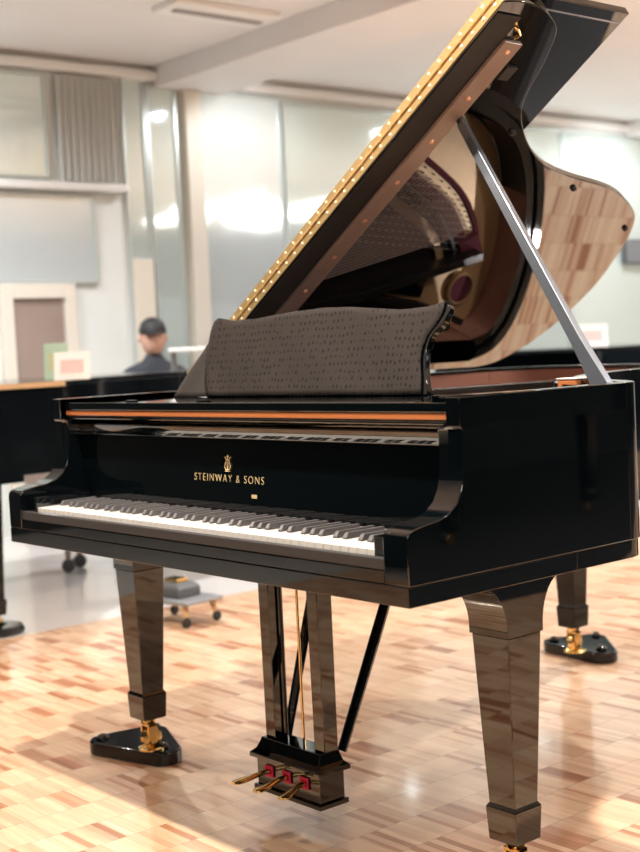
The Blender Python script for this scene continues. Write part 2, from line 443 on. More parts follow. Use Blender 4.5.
piano = empty('grand_piano')
tag(piano, 'polished black grand piano with its lid raised, gold lettering on the fallboard', 'grand piano')
make_case(piano)
# --- front: key blocks, slip, keys
for sx in (-1, 1):
    a, c = (.6135, W-.061) if sx > 0 else (-W+.061, -.6135)
    box('key_block', a, c, -.004, .15, .663, .741, M['lacquer'], piano, bevel=.002)
box('key_slip', -W+.061, W-.061, -.022, -.004, .663, .686, M['lacquer'], piano, bevel=.0015)
box('key_slip_moulding', -W+.061, W-.061, -.0205, -.0035, .6865, .7065, M['satin_black'], piano, bevel=.002)
kw = 1.225/52
wk = MB()
wk.loft([[(-kw/2+.0005, 0, .6975), (kw/2-.0005, 0, .6975), (kw/2-.0005, .15, .6975), (-kw/2+.0005, .15, .6975)],
         [(-kw/2+.0005, 0, .7165), (kw/2-.0005, 0, .7165), (kw/2-.0005, .15, .7165), (-kw/2+.0005, .15, .7165)]])
k0 = wk.build('white_key', M['ivory'], piano, bevel=.0008, seg=1)
k0.location = (-.6125+kw*.5, 0, 0)
for i in range(1, 52):
    k = k0.copy(); COL.objects.link(k); k.parent = piano; k.location = (-.6125+kw*(i+.5), 0, 0)
bk = MB()
def br(h, y0, y1, z): return [(-h, y0, z), (h, y0, z), (h, y1, z), (-h, y1, z)]
bk.loft([br(.0062, .050, .149, .7168), br(.0060, .051, .149, .7200), br(.0046, .058, .149, .7290)])
b0 = bk.build('black_key', M['ebony'], piano, bevel=.0012, seg=2)
first = True
for i in range(51):
    # white key names from A: A B C D E F G ...
    nm = 'ABCDEFG'[i % 7]
    if nm in 'ACDFG':
        off = {'C': -.0018, 'D': .0018, 'F': -.0022, 'G': 0, 'A': .0022}[nm]
        k = b0 if first else b0.copy()
        if not first: COL.objects.link(k); k.parent = piano
        first = False
        k.location = (-.6125+kw*(i+1)+off, 0, 0)
# red felt seen at the far bass end of the key tops
box('key_strip_felt', -.655, .655, .1505, .155, .70, .7215, M['red_felt'], piano)
# --- fallboard with nosing
fp = [(.157, .7225), (.1580, .79), (.1645, .874), (.1668, .8830)]
yy_, zz_ = .1668, .8845
for ph in (31, 29.2, 27.4, 25.6, 23.8, 22, 20.2, 18.4, 16.6):
    fp.append((yy_, zz_)); yy_ -= math.sin(R(ph))*.0029; zz_ += math.cos(R(ph))*.0029
fp += [(yy_, zz_), (yy_+.0015, zz_+.003), (yy_+.006, zz_+.0045), (.1850, .9165), (.1850, .7225)]
fb = MB().prism(fp, lambda u, v, w: (w, u, v), -W+.0615, W-.0615).build('fallboard', M['lacquer'], piano, edge=32)
# lettering and emblem
cu = bpy.data.curves.new('lettering', 'FONT'); cu.body = 'STEINWAY & SONS'; cu.size = .0215; cu.extrude = .0003
cu.space_character = 1.30; cu.align_x = 'CENTER'; cu.offset = -.00045
tob = bpy.data.objects.new('tmp', cu); COL.objects.link(tob)
bpy.context.view_layer.update()
me = bpy.data.meshes.new_from_object(tob.evaluated_get(bpy.context.evaluated_depsgraph_get()))
wd = max(v.co.x for v in me.vertices) - min(v.co.x for v in me.vertices)
bpy.data.objects.remove(tob)
sc_ = .256/wd
me.transform(Matrix.Diagonal((sc_, max(sc_, .95), 1, 1)))
lt = link('lettering', me, M['gold_ink'], fb)
lt.rotation_euler = (R(90-4), 0, 0); lt.location = (-.030, .1574, .789)
em = MB()
def ep(x, z): return (-.030+x, .1600+(z-.035)*.07, .812+z)
for sx in (-1, 1):
    em.tube([ep(sx*a, b) for a, b in [(.001, .004), (.007, .005), (.0105, .010), (.0095, .016), (.006, .021), (.0055, .027), (.009, .032), (.0115, .031)]], .0010, 6)
for x in (-.0022, 0, .0022): em.tube([ep(x, .008), ep(x, .027)], .0005, 5)
em.tube([ep(-.007, .027), ep(.007, .027)], .0008, 6)
em.tube([ep(0, .027), ep(0, .037)], .001, 6)
em.tube([ep(-.004, .033), ep(.004, .033)], .0008, 6)
em.tube([ep(-.0085, .001), ep(.0085, .001)], .0010, 6)
em.tube([ep(-.003, .004), ep(0, .0085), ep(.003, .004)], .0009, 6)
em.build('emblem', M['gold_ink'], fb)
# fallboard lock plate and small rest
box('lock_plate', .054, .072, .1565, .1585, .758, .766, M['gold_ink'], fb)
# --- front rail with orange strip, music shelf
box('front_rail', -W+.0350, W-.0350, .131, .160, .9460, .9655, M['lacquer'], piano, bevel=.0025)
box('orange_strip', -W+.0350, W-.0350, .1330, .150, .9325, .9455, M['copper_orange'], piano, bevel=.003)
box('lower_rail', -W+.0350, W-.0350, .131, .165, .9238, .9320, M['lacquer'], piano, bevel=.003)
sh = [(-.655, .1605), (.655, .1605), (.400, .372), (.385, .405), (-.45, .405), (-.655, .405)]
MB().prism(sh, lambda u, v, w: (u, v, w), .946, .9645).build('music_shelf', M['lacquer'], piano, bevel=.002)
for x in (-.40, -.10):
    MB().box(x-.022, x+.022, .150, .1595, .9656, .970).build('shelf_stop', M['lacquer'], piano, bevel=.001)
# --- inner rim lining and interior
rl = [p for p in rim_line]
lin = offset(rim_line, .0345)
inn = [p for p in lin if p[1] >= .30]
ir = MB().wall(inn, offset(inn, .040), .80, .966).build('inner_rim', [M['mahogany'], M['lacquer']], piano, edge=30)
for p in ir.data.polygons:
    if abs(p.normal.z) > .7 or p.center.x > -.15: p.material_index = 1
box('keyframe_panel', -W+.0615, W-.0615, .185, .29, .90, .912, M['lacquer_soft'], piano)
plate_line = offset(rim_line, .080)
pl = [p for p in plate_line if p[1] > .50] 
pl = [(.6376, .50)] + pl + [(-.6376, .50)]
MB().prism(pl, lambda u, v, w: (u, v, w), .845, .855).build('iron_plate', M['plate'], piano)
# curved felt bands, hitch line, bridge
outer = smooth_line([(.60, .66), (.50, .70), (.38, .78), (.26, .88), (.16, .98), (.08, 1.08), (.01, 1.2), (-.057, 1.34), (-.157, 1.54), (-.253, 1.645), (-.345, 1.70)], 5)
def band(name, a, c, z0, z1, m, line=outer, cut=None):
    L = line[:cut] if cut else line
    return MB().wall(offset(L, a), offset(L, c), z0, z1).build(name, m, piano, edge=30)
band('felt_band', .0, .018, .858, .872, M['felt'])
band('hitch_rail', .018, .060, .856, .864, M['plate'])
band('felt_band', .062, .100, .858, .874, M['felt'])
br_ = band('long_bridge', .110, .150, .857, .880, M['matte_black'])
band('plate_web', .152, .185, .856, .868, M['plate'])
in_line = offset(outer, .188)
und = [(.60, .505)] + [p for p in in_line if p[0] < .58 and p[1] > .51] + [(-.50, 1.50), (-.52, 1.15), (-.60, .505)]
MB().prism(und, lambda u, v, w: (u, v, w), .8552, .857).build('under_string_felt', M['under'], piano)
pn = MB()
o2 = offset(outer, .048); o3 = offset(outer, .128)
for L, hgt, st in ((offset(outer, .030), .876, 1), (o2, .876, 1)):
    for i in range(8, len(L), st):
        pn.tube([(L[i][0], L[i][1], .86), (L[i][0], L[i][1], hgt)], .0022, 5)
pn.build('hitch_pins', M['dark_iron'], piano)['kind'] = 'stuff'
bp_ = MB()
for i in range(6, len(o3)):
    q0 = o3[i]; q1 = o3[i-1]
    for t in (0, .5):
        x, y = q0[0]*(1-t)+q1[0]*t, q0[1]*(1-t)+q1[1]*t
        bp_.box(x-.007, x+.007, y-.004, y+.004, .880, .893)
bp_.build('bridge_caps', M['dark_grey'], piano)['kind'] = 'stuff'
# felt block and round maroon hole cover
MB().prism([(-.34, 1.58), (-.30, 1.66), (-.36, 1.70), (-.40, 1.62)], lambda u, v, w: (u, v, w), .862, .890).build('felt_block', M['felt'], piano, bevel=.004)
MB().lathe([(0, .8555), (.056, .8555), (.056, .872), (.050, .875), (.047, .866), (0, .866)], (-.50, 1.665, 0), 28).build('sound_hole_ring', M['plate'], piano, smooth=True)
MB().lathe([(0, .8665), (.046, .8665), (.046, .870), (0, .870)], (-.50, 1.665, 0), 28).build('sound_hole_felt', M['felt'], piano)
# struts
def strut(pts, w, z0, z1, m):
    c = offset(pts, w/2); d_ = offset(pts, -w/2)
    return MB().wall(c, d_, z0, z1).build('plate_strut', m, piano, bevel=.002)
strut([(-.60, .50), (-.50, 1.165), (-.365, 1.66)], .028, .885, .935, M['dark_iron'])
strut([(-.50, 1.18), (-.545, 1.48), (-.60, 1.66)], .022, .885, .925, M['dark_iron'])
strut([(-.62, .90), (-.505, 1.15)], .022, .885, .920, M['dark_iron'])
strut([(.02, 1.08), (.055, 1.33)], .020, .860, .905, M['dark_iron'])
strut([(-.12, .50), (-.19, 1.10)], .022, .885, .925, M['dark_iron'])
strut([(.28, .50), (.24, .82)], .022, .885, .925, M['dark_iron'])
MB().prism([(-.62, .505), (-.60, .51), (-.515, 1.16), (-.55, 1.47), (-.63, 1.5)], lambda u, v, w: (u, v, w), .8555, .860).build('soundboard_opening', M['dark_iron'], piano)
MB().prism([(-.50, 1.20), (-.42, 1.50), (-.53, 1.50)], lambda u, v, w: (u, v, w), .8555, .862).build('soundboard_opening', M['lacquer'], piano)
# strings: bass strings overstrung, tenor below
def near_line_end(x0, y0, dx, L, tmax=1.4):
    best = None
    for i in range(len(L)-1):
        # intersection of ray (x0+dx*t, y0+t) with segment
        (ax_, ay), (bx, by) = L[i], L[i+1]
        # x = x0 + dx (y-y0)
        fa = ax_ - (x0+dx*(ay-y0)); fc = bx - (x0+dx*(by-y0))
        if fa*fc <= 0 and abs(fa-fc) > 1e-9:
            t = fa/(fa-fc); yy = ay+(by-ay)*t
            if yy > y0 and (best is None or yy < best[1]): best = (ax_+(bx-ax_)*t, yy)
    return best
hit_line = o2
cnt = 0
for i in range(27):
    x0 = -.585 + .0094*i; y0 = .50; dx = .27
    e = near_line_end(x0, y0, dx, hit_line)
    if not e: continue
    MB().tube([(x0, y0, .918), (x0+dx*(e[1]-y0)*.9, y0+(e[1]-y0)*.9, .912), (e[0], e[1], .878)], .0024 if i < 16 else .0018, 5).build('string', M['copper'], piano, smooth=True)
    cnt += 1
for i in range(46):
    x0 = -.36 + .0202*i; y0 = .50; dx = -.06 + .0012*i
    e = near_line_end(x0, y0, dx, hit_line)
    if not e: continue
    MB().tube([(x0, y0, .890), (x0+dx*(e[1]-y0)*.9, y0+(e[1]-y0)*.9, .886), (e[0], e[1], .872)], .0014, 4).build('string', M['string'], piano, smooth=True)
    cnt += 1
# dampers
dm = None
for i in range(44):
    x = -.52 + .024*i
    if dm is None:
        dm = MB().box(-.005, .005, -.05, .05, .893, .935).build('damper', M['matte_black'], piano, bevel=.001); dm.location = (x, .60, 0)
    else:
        q = dm.copy(); COL.objects.link(q); q.parent = piano; q.location = (x, .60, 0)

MB().box(-.64, .26, .42, .655, .938, .950).build('dark_reflect_board', M['lacquer_soft'], piano, bevel=.002)  # added black board, keeps the lid's reflection dark near the hinge
# --- lid
s_pts = [(1.412, .562), (1.420, .60), (1.418, .66), (1.405, .71), (1.368, .775), (1.30, .812), (1.246, .832), (1.185, .852), (1.125, .885), (1.066, .945), (1.005, 1.03), (.95, 1.14), (.915, 1.27),
         (.890, 1.42), (.870, 1.51), (.835, 1.60), (.775, 1.71), (.70, 1.775), (.609, 1.822), (.456, 1.878), (.34, 1.895), (.238, 1.896), (.14, 1.88), (.068, 1.85), (.0, 1.79), (-.022, 1.72)]
s_line = smooth_line(s_pts, 4)
lid_poly = s_line + [(-.024, .562)]
lid = MB().prism(lid_poly, lambda u, v, w: lidp(u, v, w), .0, .021).build('lid', M['lid_lacquer'], piano, bevel=.0025, edge=30)
flap = [(-.02, .562), (1.428, .562), (1.428, .985), (-.02, .985)]
MB().prism(flap, lambda u, v, w: lidp(u, v, w), .0225, .043).build('lid_flap', M['lacquer'], piano, bevel=.0025)
# inset moulding line of the flap's underside
MB().prism([(1.395, .60), (1.400, .60), (1.400, .975), (1.395, .975)], lambda u, v, w: lidp(u, v, w), .0218, .0224).build('flap_moulding', M['steel'], piano)
# continuous brass hinge on the front edges: two leaves, knuckle and screws
hg = MB()
hg.prism([(-.015, .5595), (1.412, .5595), (1.412, .5615), (-.015, .5615)], lambda u, v, w: lidp(u, v, w), .002, .0200)
hg.prism([(-.015, .5595), (1.425, .5595), (1.425, .5615), (-.015, .5615)], lambda u, v, w: lidp(u, v, w), .0245, .0425)
hinge = hg.build('hinge', M['gold_leaf'], lid, bevel=.0006)
MB().tube([lidp(s, .5575, .0222) for s in (-.015, .5, 1.0, 1.42)], .0028, 8).build('hinge_knuckle', M['gold_leaf'], lid, smooth=True)
sw = MB()
for i in range(36):
    s = .01+i*.0395
    for t in (.011, .0335):
        c = Vector(lidp(s+(.012 if t > .02 else 0), .5590, t))
        sw.lathe([(0, .001), (.0042, .001), (.0040, -.0006), (.0022, -.0016), (0, -.0016)], tuple(c), 8, 'y')
sw.build('hinge_screws', mat('bright_screw', (1, .93, .78), .2, metal=.5), lid, smooth=True)['kind'] = 'stuff'
# batten with screws on the underside
bt = [(.02, .640), (1.322, .640), (1.322, .697), (.02, .697)]
bat = MB().prism(bt, lambda u, v, w: lidp(u, v, w), -.012, -.0002).build('batten', M['taupe'], lid, bevel=.002)
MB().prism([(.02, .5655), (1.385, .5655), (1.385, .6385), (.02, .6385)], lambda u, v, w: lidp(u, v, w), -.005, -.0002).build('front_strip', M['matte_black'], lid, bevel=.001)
scp = None
for k in range(9):
    s = 1.297 - .1435*k
    mb = MB().lathe([(0, 0), (.0065, 0), (.006, .002), (.003, .003), (0, .003)], (0, 0, 0), 12)
    if scp is None:
        scp = mb.build('batten_screw', mat('copper_screw', (.95, .55, .36), .3, metal=.8), lid, smooth=True)
        o = scp
    else:
        mb.b.free(); o = scp.copy(); COL.objects.link(o); o.parent = lid
    o.matrix_local = Matrix.Translation(lidp(s, .668, -.0122)) @ (-NV).to_track_quat('Z', 'Y').to_matrix().to_4x4()
# brass lid hook, rubber buffers
hk = MB()
hk.tube([lidp(1.362, .642, -.006), lidp(1.360, .645, -.012), lidp(1.350, .655, -.018), lidp(1.338, .650, -.016)], [.005, .004, .0045, .003], 8)
hk.tube([lidp(1.373, .632, -.003), lidp(1.351, .655, -.003)], .004, 8)
hk.build('lid_hook', M['brass'], lid, smooth=True)
bf = MB().prism([(1.235, .655), (1.275, .655), (1.275, .69), (1.235, .69)], lambda u, v, w: lidp(u-.02, v+.055, w), -.010, -.0003).build('prop_cup', M['rubber'], lid, bevel=.002)
for (s, y) in ((.872, 1.327), (.713, 1.728), (1.054, .914)):
    o = MB().lathe([(0, 0), (.009, 0), (.007, .008), (0, .009)], (0, 0, 0), 12).build('lid_buffer', M['rubber'], lid, smooth=True)
    o.matrix_local = Matrix.Translation(lidp(s, y, 0)) @ (-NV).to_track_quat('Z', 'Y').to_matrix().to_4x4()
# --- prop stick
pa = Vector((.655, .600, .962)); pb = Vector(lidp(1.085, .700, -.003))
dv = (pb-pa); Lp = dv.length; dv.normalize()
side = dv.cross(Vector((0, -1, 0))).normalized(); fr = side.cross(dv).normalized()
def pp(t, a, b): return tuple(pa+dv*(t*Lp)+side*a+fr*b)
def pring(t, w, d_):
    return [pp(t, -w, -d_), pp(t, -w*.35, -d_*1.25), pp(t, w*.35, -d_*.8), pp(t, w, -d_), pp(t, w, d_), pp(t, -w, d_)]
st_ = MB().loft([pring(t, w, d_) for t, w, d_ in ((-.01, .0205, .009), (.03, .0195, .009), (.09, .0165, .009), (.16, .0140, .009), (.5, .0125, .008), (.97, .0105, .007), (.985, .008, .006))])
stick = st_.build('prop_stick', M['steel'], piano, bevel=.0015, edge=30)
MB().tube([pp(.975, 0, 0), pp(.999, 0, 0)], .009, 12).build('stick_tip', M['rubber'], stick, smooth=True)
gr = MB().loft([[pp(t, -.001, -.0105), pp(t, .003, -.0105), pp(t, .003, -.0075), pp(t, -.001, -.0075)] for t in (.05, .52)]).build('stick_groove', M['grey_metal'], stick)
MB().lathe([(0, -.004), (.006, -.004), (.006, .004), (0, .004)], pp(.53, 0, -.009), 12, 'y').build('stick_screw', M['dark_iron'], stick)
box('prop_block', .415, .470, .745, .80, .88, .9755, M['copper_orange'], piano, bevel=.004)
box('prop_block_cap', .413, .472, .743, .802, .9757, .979, M['ivory'], piano, bevel=.002)

# --- music desk: tilted panel with scrolled sides
def deskp(x, z, t): # point of the desk plane, t outwards to the player
    y = .36 + (z-.965)*.324
    nrm = Vector((0, -.185, .06)).normalized()
    return (x, y+nrm.y*t, z+nrm.z*t)
right = [(.392, .966), (.390, .978), (.381, 1.002), (.372, 1.029), (.369, 1.056), (.379, 1.088), (.402, 1.108), (.415, 1.135), (.408, 1.149), (.39, 1.150)]
rs = smooth_line(right, 4)
dk_poly = rs + [(.353, 1.142), (.264, 1.140), (.088, 1.154), (-.003, 1.157), (-.118, 1.152), (-.224, 1.145), (-.337, 1.143), (-.385, 1.148), (-.405, 1.135),
                (-.395, 1.108), (-.372, 1.088), (-.362, 1.056), (-.365, 1.029), (-.374, 1.002), (-.386, .966)]
desk = MB().prism(dk_poly, deskp, -.016, 0).build('music_desk', M['lacquer'], piano, bevel=.003, edge=30)
for x in (-.25, .25):
    MB().loft([[(x-.012, .41, .965), (x+.012, .41, .965), (x+.012, .43, .965), (x-.012, .43, .965)],
               [(x-.012, .405, 1.08), (x+.012, .405, 1.08), (x+.012, .418, 1.08), (x-.012, .418, 1.08)]]).build('desk_support', M['brass'], piano)
# --- lyre
LY0, LY1 = .252, .330
def lr(hx, a, c, z, cx=.0): return [(cx-hx, a, z), (cx+hx, a, z), (cx+hx, c, z), (cx-hx, c, z)]
lyre = MB().loft([lr(.112, LY0+.004, LY1-.002, .072), lr(.112, LY0+.004, LY1-.002, .138)]).build('pedal_lyre', M['lacquer'], piano, bevel=.002)
MB().loft([lr(.119, LY0-.003, LY1+.004, .062), lr(.119, LY0-.003, LY1+.004, .074)]).build('lyre_plinth', M['lacquer'], lyre, bevel=.002)
MB().loft([lr(.124, LY0-.008, LY1+.008, .1385), lr(.124, LY0-.008, LY1+.008, .1485), lr(.113, LY0+.004, LY1-.002, .158), lr(.108, LY0+.012, LY1-.006, .172), lr(.106, LY0+.016, LY1-.008, .182)]).build('lyre_cap', M['lacquer'], lyre, bevel=.0015)
for cx in (-.087, .087):
    MB().loft([lr(.0175, .278, .318, .182, cx+.004), lr(.0180, .276, .320, .600, cx+.004)]).build('lyre_post', M['lacquer'], lyre, bevel=.002)
MB().box(-.125, .125, .262, .332, .600, .6268).build('lyre_block', M['lacquer'], lyre, bevel=.002)
for x in (-.058, .004, .064):
    MB().tube([(x, .306, .165), (x, .306, .605)], .0032, 8).build('pedal_rod', M['brass'] if x == .004 else M['lacquer_soft'], lyre, smooth=True)
for (a, c) in (((-.103, .342, .166), (-.205, .572, .627)), ((.092, .342, .170), (.088, .572, .627))):
    MB().tube([a, tuple(Vector(a)*.5+Vector(c)*.5), c], [.011, .013, .012], 8).build('lyre_brace', M['lacquer'], lyre, smooth=True)
for i, x in enumerate((-.063, 0, .063)):
    rings = []
    yt = (.150, .162, .184)[i]; zt = (.110, .103, .096)[i]; L_ = .262-yt
    for (f_, hw, hh, dz) in ((0, .0075, .0055, .0), (.25, .0075, .0055, .15), (.42, .0085, .005, .35), (.6, .0125, .0050, .65), (.78, .0155, .0050, .9), (.92, .0145, .0045, 1.), (1., .008, .003, 1.)):
        y = .262-L_*f_; z = .114+(zt-.114)*dz
        ring = []
        for k in range(12):
            a = 2*math.pi*k/12
            ring.append((x + hw*math.cos(a), y, z + hh*math.sin(a)))
        rings.append(ring)
    MB().loft(rings).build('pedal', M['brass'], lyre, smooth=True, edge=60)
    fo = MB(); fo.box(x-.014, x+.014, .2515, .2545, .100, .1065); fo.box(x-.014, x+.014, .2515, .2545, .119, .1265)
    fo.box(x-.014, x-.0085, .2515, .2545, .1065, .119); fo.box(x+.0085, x+.014, .2515, .2545, .1065, .119)
    fo.build('pedal_felt', M['red_felt'], lyre)
# --- legs
make_leg(piano, -.6396, .298); make_leg(piano, .6396, .298); make_leg(piano, -.452, 1.822, 'lacquer_soft')

# caster boards under the casters
def caster_board(x, y, tips, label):
    t = empty('caster_board', (x, y, 0)); tag(t, label, 'caster board', 'triangular caster boards')
    c = Vector((sum(p[0] for p in tips)/3, sum(p[1] for p in tips)/3))
    out = []
    r = .050
    for i in range(3):
        p = Vector(tips[i]); a = (Vector(tips[i-1])-p).normalized(); b_ = (Vector(tips[(i+1) % 3])-p).normalized()
        q = p + (a+b_).normalized()*r*1.6
        n0 = -Vector((b_.y, -b_.x)); 
        d0 = (p-q).normalized()
        ang0 = math.atan2(d0.y, d0.x)
        for k in range(-4, 5):
            an = ang0 + k*R(14)
            out.append((q.x+r*math.cos(an), q.y+r*math.sin(an)))
    out = sorted(out, key=lambda p: math.atan2(p[1]-c.y, p[0]-c.x))
    MB().prism(out, lambda u, v, w: (u, v, w), 0.0, .0375)  .build('board', M['lacquer_soft'], t, bevel=.005, edge=30)
    for p in tips:
        q = c + (Vector(p)-c)*.60
        MB().lathe([(0, .0376), (.017, .0376), (.0175, .043), (.012, .050), (.006, .052), (0, .050)], (q.x, q.y, 0), 18).build('swivel_cap', M['lacquer'], t, smooth=True)
    MB().lathe([(0, .0376), (.036, .0376), (.036, .0415), (.030, .0440), (.026, .0385), (0, .0385)], (0, .006, 0), 28).build('caster_cup', M['brass'], t, smooth=True)
    return t
TL = [(-.225, -.085), (-.185, .168), (.097, .022)]
caster_board(-.6396, .298, TL, 'black triangular caster board under the front leg beside the bass keys')
caster_board(-.452, 1.822, [(-.215, .055), (-.10, .285), (.125, .045)], 'black triangular caster board under the rear leg of the grand piano')
caster_board(.6396, .298, [(-.10, -.10), (.15, -.02), (-.03, .16)], 'black triangular caster board under the front leg beside the treble keys')

# --- cloth laid over the music desk
cl = MB()
ncol, nrow = 46, 14
def top_z(x): 
    T = [(-.412, 1.148), (-.394, 1.156), (-.337, 1.148), (-.224, 1.150), (-.118, 1.157), (-.003, 1.162), (.088, 1.159), (.264, 1.144), (.353, 1.145), (.40, 1.153)]
    for (a, b), (c, d_) in zip(T, T[1:]):
        if x <= c: return b + (d_-b)*max(0, (x-a)/(c-a))
    return T[-1][1]
def right_x(z):
    T = [(.9645, .380), (1.002, .372), (1.029, .362), (1.056, .358), (1.088, .366), (1.108, .386), (1.135, .402), (1.155, .400)]
    for (a, b), (c, d_) in zip(T, T[1:]):
        if z <= c: return b + (d_-b)*max(0, (z-a)/(c-a))
    return T[-1][1]
def left_x(z):
    T = [(.9645, -.372), (1.0, -.392), (1.04, -.405), (1.09, -.412), (1.13, -.412), (1.155, -.400)]
    for (a, b), (c, d_) in zip(T, T[1:]):
        if z <= c: return b + (d_-b)*max(0, (z-a)/(c-a))
    return T[-1][1]
grid = []
for j in range(nrow+1):
    row = []
    for i in range(ncol+1):
        f_ = i/ncol
        z = .9665 + (top_z(-.41+.81*f_)-.9665)*j/nrow
        x = left_x(z)*(1-f_) + right_x(z)*f_
        t = .0035 + .0012*math.sin(x*23+z*31) + .0010*math.sin(x*61) + (.006*math.exp(-((f_-.03)/.03)**2))
        row.append(cl.b.verts.new(deskp(x, z, t)))
    grid.append(row)
# fold over the top edge and down the back
for dt, dz in ((-.008, .003), (-.021, -.004), (-.023, -.05)):
    row = []
    for i in range(ncol+1):
        f_ = i/ncol; z = top_z(-.41+.81*f_)
        x = left_x(z)*(1-f_) + right_x(z)*f_
        row.append(cl.b.verts.new(deskp(x, z+dz, dt)))
    grid.append(row)
for a, c in zip(grid, grid[1:]):
    for i in range(ncol): cl.b.faces.new((a[i], a[i+1], c[i+1], c[i]))
# plain side falling away to the bass side
sd = []
for j in range(13):
    z = .9665 + (1.135-.9665)*j/12
    wd_ = .155*(1-j/12)**1.35 + .002
    row = []
    for i in range(9):
        f_ = i/8
        x = left_x(z) + .022 - (wd_+.022)*f_
        t = -.002 - .004*f_ + .003*math.sin(f_*7+z*20)
        row.append(cl.b.verts.new(deskp(x, z, t)))
    sd.append(row)
for a, c in zip(sd, sd[1:]):
    for i in range(8):
        f_ = cl.b.faces.new((a[i], a[i+1], c[i+1], c[i])); f_.material_index = 1
cloth = cl.build('cloth_cover', [M['cloth'], M['cloth_plain']], None, smooth=True, edge=80)
md = cloth.modifiers.new('thick', 'SOLIDIFY'); md.thickness = .0016; md.offset = 0
tag(cloth, 'dark grey dotted cloth draped over the music desk of the grand piano', 'cloth')

# folded pale cloth lying on the key tops near the lettering
# ------------------------------------------------------------------ pianos behind
def shop_piano(x, y, label, open_lid=False, group='black grand pianos along the wall'):
    t = empty('display_piano', (x, y, 0)); tag(t, label, 'grand piano', group)
    rim_mesh(rim_line, .034, .627, .970).build('rim', M['lacquer_soft'], t, edge=30)
    lidm = mat('blue_grey_lid', (.045, .06, .075), .3, noise=.05) if open_lid else M['lacquer_soft']
    lp = rim_line + []
    box('keybed', -W+.001, W-.001, -.02, .42, .60, .6265, M['lacquer_soft'], t)
    if open_lid:
        th = R(30)
        def q(u, v, w): return (-W + math.cos(th)*u - math.sin(th)*w, v, .99 + math.sin(th)*u + math.cos(th)*w)
        MB().prism([(s, yy) for s, yy in lid_poly], q, 0, .02).build('lid', lidm, t, edge=30)
        MB().tube([(.66, .62, .96), q(1.05, .70, -.003)], .010, 8).build('prop_stick', M['matte_black'], t)
        MB().prism([(p[0]*.93, p[1]*.98+.02) for p in rim_line if p[1] > .3], lambda u, v, w: (u, v, w), .84, .85).build('iron_plate', M['plate'], t)
    else:
        MB().prism(lp, lambda u, v, w: (u*1.015, v+.005, w), .9705, .992).build('lid', lidm, t, bevel=.002, edge=30)
    for a, c in ((-.7, -.655), (.655, .7)):
        MB().prism([(-.02, .627), (-.02, .74), (.06, .76), (.11, .80), (.119, .97), (.119, .627)], lambda u, v, w: (w, u, v), a, c).build('arm', M['lacquer_soft'], t, bevel=.002)
    box('keyboard_lid', -.654, .654, .0, .16, .63, .75, M['lacquer_soft'], t, bevel=.004)
    for (lx, ly) in ((-.62, .3), (.62, .3), (-.44, 1.68)):
        lg = MB().loft([[(lx-h, ly-h, z), (lx+h, ly-h, z), (lx+h, ly+h, z), (lx-h, ly+h, z)] for h, z in ((.045, .598), (.033, .14), (.04, .13), (.035, .075))]).build('leg', M['lacquer_soft'], t)
        MB().lathe([(0, -.012), (.030, -.012), (.036, -.006), (.036, .006), (.030, .012), (0, .012)], (lx, ly, .0365), 16, 'x').build('caster', M['brass'], lg, smooth=True)
    return t
A_ = shop_piano(-3.17, .50, 'closed black grand piano beside the raised one, carrying a white placard')
B_ = shop_piano(-4.30, 3.20, 'black grand piano with its lid raised behind the person at the wall', True)
C_ = shop_piano(-3.35, 4.75, 'closed black grand piano beyond the tail of the raised lid, white sheet on top')
# pale wooden slat along the near side of the closed piano's lid
D_ = shop_piano(4.6, 3.1, 'closed black grand piano added out of view at the right for its dark reflection')  # unseen piano, added to darken the reflection in the case side
MB().box(.7290, .7330, .12, .62, .9715, .9915).build('lid_edge_strip', M['maple'], A_)

cup = MB().lathe([(.046, 0), (.115, 0), (.118, .012), (.108, .030), (.060, .036), (.047, .034)], (0, 0, 0), 32)
for a_ in cup.b.faces[:]:
    if len(a_.verts) > 4: cup.b.faces.remove(a_)
rim_in = [v for v in cup.b.verts if abs(v.co.xy.length-.046) < 1e-4]; rim_to = [v for v in cup.b.verts if abs(v.co.xy.length-.047) < 1e-4]
for k_ in range(32):
    cup.b.faces.new((rim_in[k_], rim_in[(k_+1) % 32], rim_to[(k_+1) % 32], rim_to[k_]))
cp_ = cup.build('caster_cup', M['lacquer_soft'], None, smooth=True, loc=(-3.17+.62, .80, 0))
tag(cp_, 'round black caster ring around the foot of the closed piano beside the left edge', 'caster cup')

# placards and papers
def easel_card(name, x, y, z, w, h, rz, m, pm, label, cat, tilt=12):
    t = empty(name, (x, y, z), rz); tag(t, label, cat)
    ti = R(tilt)
    def q(u, v, w_): return (u, math.sin(ti)*v + w_*math.cos(ti), math.cos(ti)*v - w_*math.sin(ti))
    MB().prism([(-w/2, 0), (w/2, 0), (w/2, h), (-w/2, h)], q, 0, .006).build('card', m, t, bevel=.001)
    MB().prism([(-w*.32, h*.25), (w*.32, h*.25), (w*.32, h*.72), (-w*.32, h*.72)], q, -.0012, -.0002).build('print', pm, t)
    MB().loft([[(-.02, h*.45, 0), (.02, h*.45, 0), (.02, h*.45+.003, 0), (-.02, h*.45+.003, 0)],
               [(-.02, h*math.sin(ti)*.8+.007, h*.7), (.02, h*math.sin(ti)*.8+.007, h*.7), (.02, h*math.sin(ti)*.8+.01, h*.7), (-.02, h*math.sin(ti)*.8+.01, h*.7)]]).build('strut', m, t)
easel_card('placard', -2.60, 1.245, .9925, .15, .125, R(55), M['paper'], M['pink'], 'white placard with pink print standing on the closed black piano', 'placard', 22)
easel_card('framed_card', -3.05, 1.42, .9925, .11, .165, R(52), M['green'], M['olive'], 'small pale green framed card behind the white placard', 'card')
easel_card('bottle_card', -3.35, 1.66, .9925, .055, .10, R(50), mat('pale_blue', (.55, .70, .78), .5, noise=.1), M['paper'], 'small pale blue card standing far along the closed piano', 'card')
